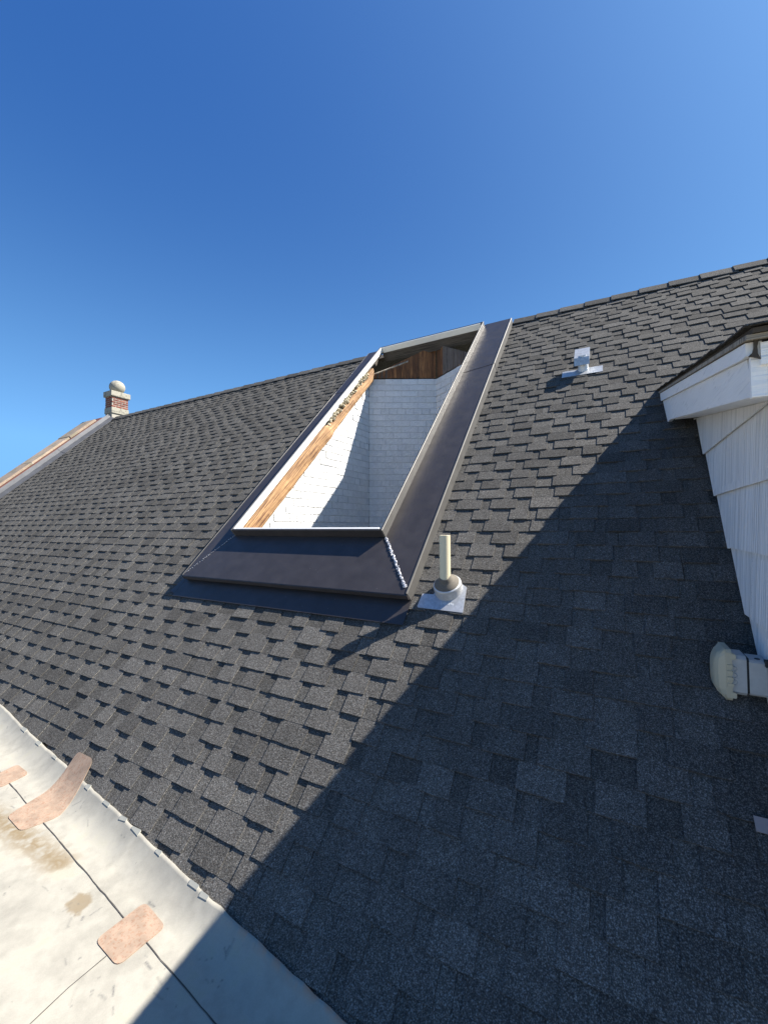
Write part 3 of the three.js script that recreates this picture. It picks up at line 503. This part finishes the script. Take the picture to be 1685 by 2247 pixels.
// ------------------------------------------------------------------ shed dormer on the right
const dormer = thing('shed_dormer', 'white sided shed dormer with painted rake boards at the right edge', 'dormer', V(0.6, 0.3, -2.4));
{
  const rakeTop = z => 2.811 - 0.2232 * (z + 3.861), X = 0.334;
  const atX = (a, b, c) => V(c, b, a);   // polygon in (z, y), pushed along x
  const roofY = z => -1.064 - z;         // the main slope under it
  part('rake_fascia', prism([[-3.83, rakeTop(-3.83) - 0.004], [-1.497, rakeTop(-1.497) - 0.004], [-1.497, rakeTop(-1.497) - 0.042], [-1.54, rakeTop(-1.54) - 0.046], [-3.79, rakeTop(-3.79) - 0.066]], atX, X, X + 0.035, [0, 0]), trimMat, dormer);
  part('rake_board', prism([[-3.775, rakeTop(-3.775) - 0.068], [-1.545, rakeTop(-1.545) - 0.048], [-1.525, rakeTop(-1.525) - 0.08], [-1.52, 2.129], [-3.348, 2.484], [-3.5, 2.5]], atX, X + 0.012, X + 0.036, [0.7, 0.3]), trimMat, dormer);
  part('rake_strip', prism([[-3.9, rakeTop(-3.9)], [-1.46, rakeTop(-1.46)], [-1.46, rakeTop(-1.46) + 0.014], [-3.9, rakeTop(-3.9) + 0.014]], atX, X - 0.006, X + 0.05), greyWood, dormer, 'bare grey wooden strip along the rake');
  part('corner_post', box(X + 0.011, X + 0.05, 2.124, 2.24, -1.519, -1.503), trimMat, dormer);
  part('front_fascia', box(X + 0.03, 3.3, 2.21, 2.272, -1.512, -1.488), trimMat, dormer);
  part('front_board', box(X + 0.052, 3.3, 2.122, 2.208, -1.52, -1.498), warmTrim, dormer);
  part('corner_splinter', prism([[X + 0.004, 2.238], [X + 0.016, 2.234], [X + 0.03, 2.226], [X + 0.024, 2.24], [X + 0.023, 2.262], [X + 0.028, 2.283], [X + 0.017, 2.284], [X + 0.016, 2.26], [X + 0.013, 2.247]], (a, b, c) => V(a, b, c), -1.494, -1.486), darkWood, dormer, 'dark split where the two fascias meet');
  part('soffit', prism([[-3.345, 2.478], [-1.53, 2.134], [-1.53, 2.142], [-3.345, 2.486]], atX, X + 0.037, 0.528), trimMat, dormer);
  part('soffit', box(0.3 + 0.2, 3.3, 2.13, 2.14, -1.76, -1.522), trimMat, dormer);
  // deck and its shingles
  part('dormer_deck', prism([[-3.98, rakeTop(-3.98) + 0.016], [-1.45, rakeTop(-1.45) + 0.016], [-1.45, rakeTop(-1.45) + 0.03], [-3.98, rakeTop(-3.98) + 0.03]], atX, X + 0.006, 3.4), deckMat, dormer);
  const n = 18;
  for (let i = 0; i < n; i++) {
    const z1 = -1.435 - i * 0.14, z0 = z1 - 0.16; for (let x = X - 0.012, q = 0; x < 3.4; q++) { const w = rr(0.25, 0.34); part('roof_shingle', prism([[z0, rakeTop(z0) + 0.031], [z1 + rr(-0.004, 0.004), rakeTop(z1) + 0.036], [z1, rakeTop(z1) + 0.041], [z0, rakeTop(z0) + 0.034]], atX, x + (q ? 0 : rr(-0.006, 0.004)), Math.min(x + w - 0.003, 3.4), [rnd() * 2, rnd() * 2]), shingleMats[Math.floor(rnd() * 6)], dormer); x += w; }
  }
  // siding of wide cement shingles, clipped by the slope and the soffit
  const clipHalf = (poly, f) => { const o = []; poly.forEach((p, i) => { const q = poly[(i + 1) % poly.length], a = f(p), b = f(q); if (a >= 0) o.push(p); if (a * b < 0) { const t = a / (a - b); o.push([lerp(p[0], q[0], t), lerp(p[1], q[1], t)]); } }); return o; };
  part('side_wall', prism([[-3.6, 2.53], [-1.66, 2.15], [-1.66, 0.4], [-3.6, 2.4]], atX, 0.53, 0.62), deckMat, dormer);
  part('front_wall', box(0.522, 3.3, 0.3, 2.128, -1.655, -1.6), sidingMats[1], dormer);
  part('corner_board', box(0.49, 0.58, 0.35, 2.126, -1.597, -1.58), trimMat, dormer);
  part('corner_board', box(0.492, 0.519, 0.4, 2.126, -1.657, -1.599), trimMat, dormer);
  const ys = [2.504, 2.218, 1.934, 1.649, 1.364, 1.078, 0.792, 0.506], shift = [-2.07, -2.07, -2.35, -2.05, -2.3, -2.02, -2.3, -2.0];
  for (let r = -1; r < ys.length; r++) {
    const y1 = r < 0 ? 2.79 : ys[r], y0 = ys[r + 1] ?? 0.25, off = r < 0 ? -2.2 : shift[r + 1] ?? -2.1;
    for (let z = off - 0.61 * 4; z < -1.66; z += 0.61) {
      let poly = [[z + 0.0015, y0 + rr(-0.003, 0.003)], [z + 0.6085, y0 + rr(-0.003, 0.003)], [z + 0.6085, y1 + 0.012], [z + 0.0015, y1 + 0.012]];
      poly = clipHalf(poly, p => p[1] - roofY(p[0]) - 0.03); if (poly.length < 3) continue;
      poly = clipHalf(poly, p => 2.487 - 0.1897 * (p[0] + 3.345) - p[1] - 0.01); if (poly.length < 3) continue;
      poly = clipHalf(poly, p => -1.66 - p[0]); if (poly.length < 3) continue;
      const tilt = 0.014, o = [rnd() * 1.3, rnd() * 1.9];
      part('siding_shingle', prism(poly, (a, b, c) => V(c + tilt * clamp((b - y0) / (y1 - y0), 0, 1.05), b, a), 0.5, 0.508, o), sidingMats[Math.floor(rnd() * 3)], dormer);
    }
  }
  part('flashing_plate', slab(0.386, 0.56, 0.562, 0.607, 0.014, 0.019), std({ color: lin(0.3, 0.25, 0.235), roughness: 0.6 }), dormer, 'loose brown metal flashing strip');
}

// ------------------------------------------------------------------ weatherproof outlet on the dormer's side
{
  const t = thing('outlet_box', 'grey outdoor outlet box with a yellowed clear cover on the dormer wall', 'outlet box', V(0.5, 1.1, -2.16));
  const boxMat = std({ map: tex(128, 0.2, (i, j) => grey(0.42 + 0.08 * (fbm(i / 10, j / 10, 400, 4, 12.8, 12.8) - 0.5), 0.98, 1, 0.97)), roughness: 0.6, metalness: 0.1 }), dark = std({ color: lin(0.02, 0.02, 0.02), roughness: 0.8 });
  const lens = new THREE.MeshPhysicalMaterial({ color: lin(0.62, 0.58, 0.43), roughness: 0.35, transmission: 0.35, thickness: 0, ior: 1.5 });
  const ring = (x0, x1, y0, y1, z0, z1, k) => prism(rect(z0, z1, y0, y1, k), (a, b, c) => V(c, b, a), x0, x1);
  const back = part('back_box', ring(0.446, 0.5, 1.102, 1.238, -2.21, -2.1, 0.008), boxMat, t);
  part('gasket', ring(0.438, 0.447, 1.106, 1.243, -2.208, -2.102, 0.01), dark, t);
  const coverBase = part('cover_base', ring(0.39, 0.438, 1.098, 1.25, -2.214, -2.097, 0.012), boxMat, t);
  part('knockout', (() => { const g = new THREE.CylinderGeometry(0.009, 0.009, 0.003, 20); g.translate(0.478, 1.2385, -2.135); return g; })(), dark, back);
  // bulging cover
  const g = new GB(), N = 10, pt = (i, j) => { const a = i / N * 2 - 1, b = j / N * 2 - 1, f = (1 - Math.pow(Math.abs(a), 4)) * (1 - Math.pow(Math.abs(b), 4)); return V(0.372 - 0.036 * f, 1.173 + a * 0.099, -2.155 + b * 0.066); }, uv = p => [p.z, p.y];
  for (let i = 0; i < N; i++) for (let j = 0; j < N; j++) { const q = [pt(i, j), pt(i + 1, j), pt(i + 1, j + 1), pt(i, j + 1)]; g.quad(...q, ...q.map(uv)); }
  const cov = part('clear_cover', g.get(), lens, t, 'yellowed clear plastic cover');
  part('cover_rim', prism([[-2.221, 1.085], [-2.212, 1.074], [-2.098, 1.074], [-2.089, 1.085], [-2.089, 1.261], [-2.098, 1.272], [-2.212, 1.272], [-2.221, 1.261]], (a, b, c) => V(c, b, a), 0.372, 0.392), lens, t);
  for (let i = 0; i < 4; i++) { const y = 1.135 + i * 0.024; part('cover_rib', prism([[0.376, y - 0.005], [0.394, y - 0.005], [0.394, y + 0.008], [0.376, y + 0.008]], (a, b, c) => V(a, b, c), -2.0895, -2.085), lens, cov); }
  for (let i = 0; i < 3; i++) { const y = 1.146 + i * 0.026, u = new THREE.TorusGeometry(0.0095, 0.0018, 8, 16, Math.PI); u.rotateZ(-Math.PI / 2); u.translate(0.398, y, -2.096); part('raised_loop', u, boxMat, coverBase); }
  for (const y of [1.086, 1.236]) part('hinge', prism(rect(0.386, 0.404, y, y + 0.022, 0.004), (a, b, c) => V(a, b, c), -2.104, -2.087), lens, t);
  part('conduit_clip', box(0.492, 0.508, 1.222, 1.246, -2.112, -2.082), dark, t);
}

// ------------------------------------------------------------------ gable parapet and its pier, far left
{
  const t = thing('gable_parapet', 'weathered tan stone coping running down the far gable parapet', 'parapet', rp(-11.2, 2, 0));
  part('parapet_wall', alongV(rect(-11.5, -10.98, -0.4, 0.158), -0.6, 5.7), redBricks[1], t);
  for (let v = -0.55, i = 0; v < 5.62; i++) { const l = Math.min(rr(0.72, 1.0), 5.66 - v); if (l < 0.2) break; part('coping_stone', prism(rect(-11.56, -10.99 + rr(-0.012, 0.006), 0.16, 0.212 + rr(-0.006, 0.006), 0.008), (a, b, c) => rp(a, c, b), v + 0.009, v + l - 0.009, [rnd(), rnd()]), copingMats[Math.floor(rnd() * 3)], t); part('mortar_joint', alongV(rect(-11.54, -11.0, 0.165, 0.202), v + l - 0.012, v + l + 0.012), mortarMat, t); v += l; }
  part('lead_flashing', alongV([[-10.97, 0.146], [-10.955, 0.146], [-10.94, 0.07], [-10.85, 0.022], [-10.82, 0.018], [-10.82, 0.012], [-10.86, 0.012], [-10.97, 0.05]], -0.5, 4.4), leadMat, t);
  part('lead_flashing', alongV([[-10.97, 0.15], [-10.952, 0.15], [-10.937, 0.074], [-10.847, 0.026], [-10.815, 0.022], [-10.815, 0.012], [-10.86, 0.012], [-10.97, 0.05]], 4.38, 5.86), leadMat, t);
  const p = thing('brick_pier', 'red brick pier with a stone cap and ball finial at the end of the ridge', 'pier', V(-11.055, 4.45, -5.705));
  const x0 = -11.21, x1 = -10.9, z0 = -5.9, z1 = -5.51;
  part('mortar_core', box(x0 + 0.006, x1 - 0.006, 4.4, 5.069, z0 + 0.006, z1 - 0.006), mortarMat, p);
  for (let r = 0; r < 5; r++) {
    const y = 4.802 + r * 0.0535, o = r % 2 ? 0.075 : 0;
    for (let z = z0 - o; z < z1 - 0.02; z += 0.15) { const a = Math.max(z, z0), b = Math.min(z + 0.132, z1); if (b - a > 0.03) part('brick', box(x1 - 0.05, x1 + rr(0, 0.003), y, y + 0.038, a, b, 0.003), redBricks[Math.floor(rnd() * 3)], p); }
    for (let x = x0 - o; x < x1 - 0.06; x += 0.15) { const a = Math.max(x, x0), b = Math.min(x + 0.132, x1 - 0.054); if (b - a > 0.03) part('brick', box(a, b, y, y + 0.038, z1 - 0.05, z1 + rr(0, 0.003), 0.003), redBricks[Math.floor(rnd() * 3)], p); }
  }
  part('foot_stone', box(x0 - 0.01, x1 + 0.02, 4.64, 4.79, z0 - 0.01, z1 + 0.012, 0.008), limestone, p);
  part('cap_stone', box(x0 - 0.035, x1 + 0.035, 5.069, 5.205, z0 - 0.035, z1 + 0.035, 0.008), limestone, p);
  const ball = new THREE.SphereGeometry(0.178, 40, 28); ball.scale(1, 0.97, 1); ball.translate(-11.055, 5.205 + 0.155, -5.705);
  part('ball_finial', ball, limestone, p);
}

renderer.render(scene, camera);
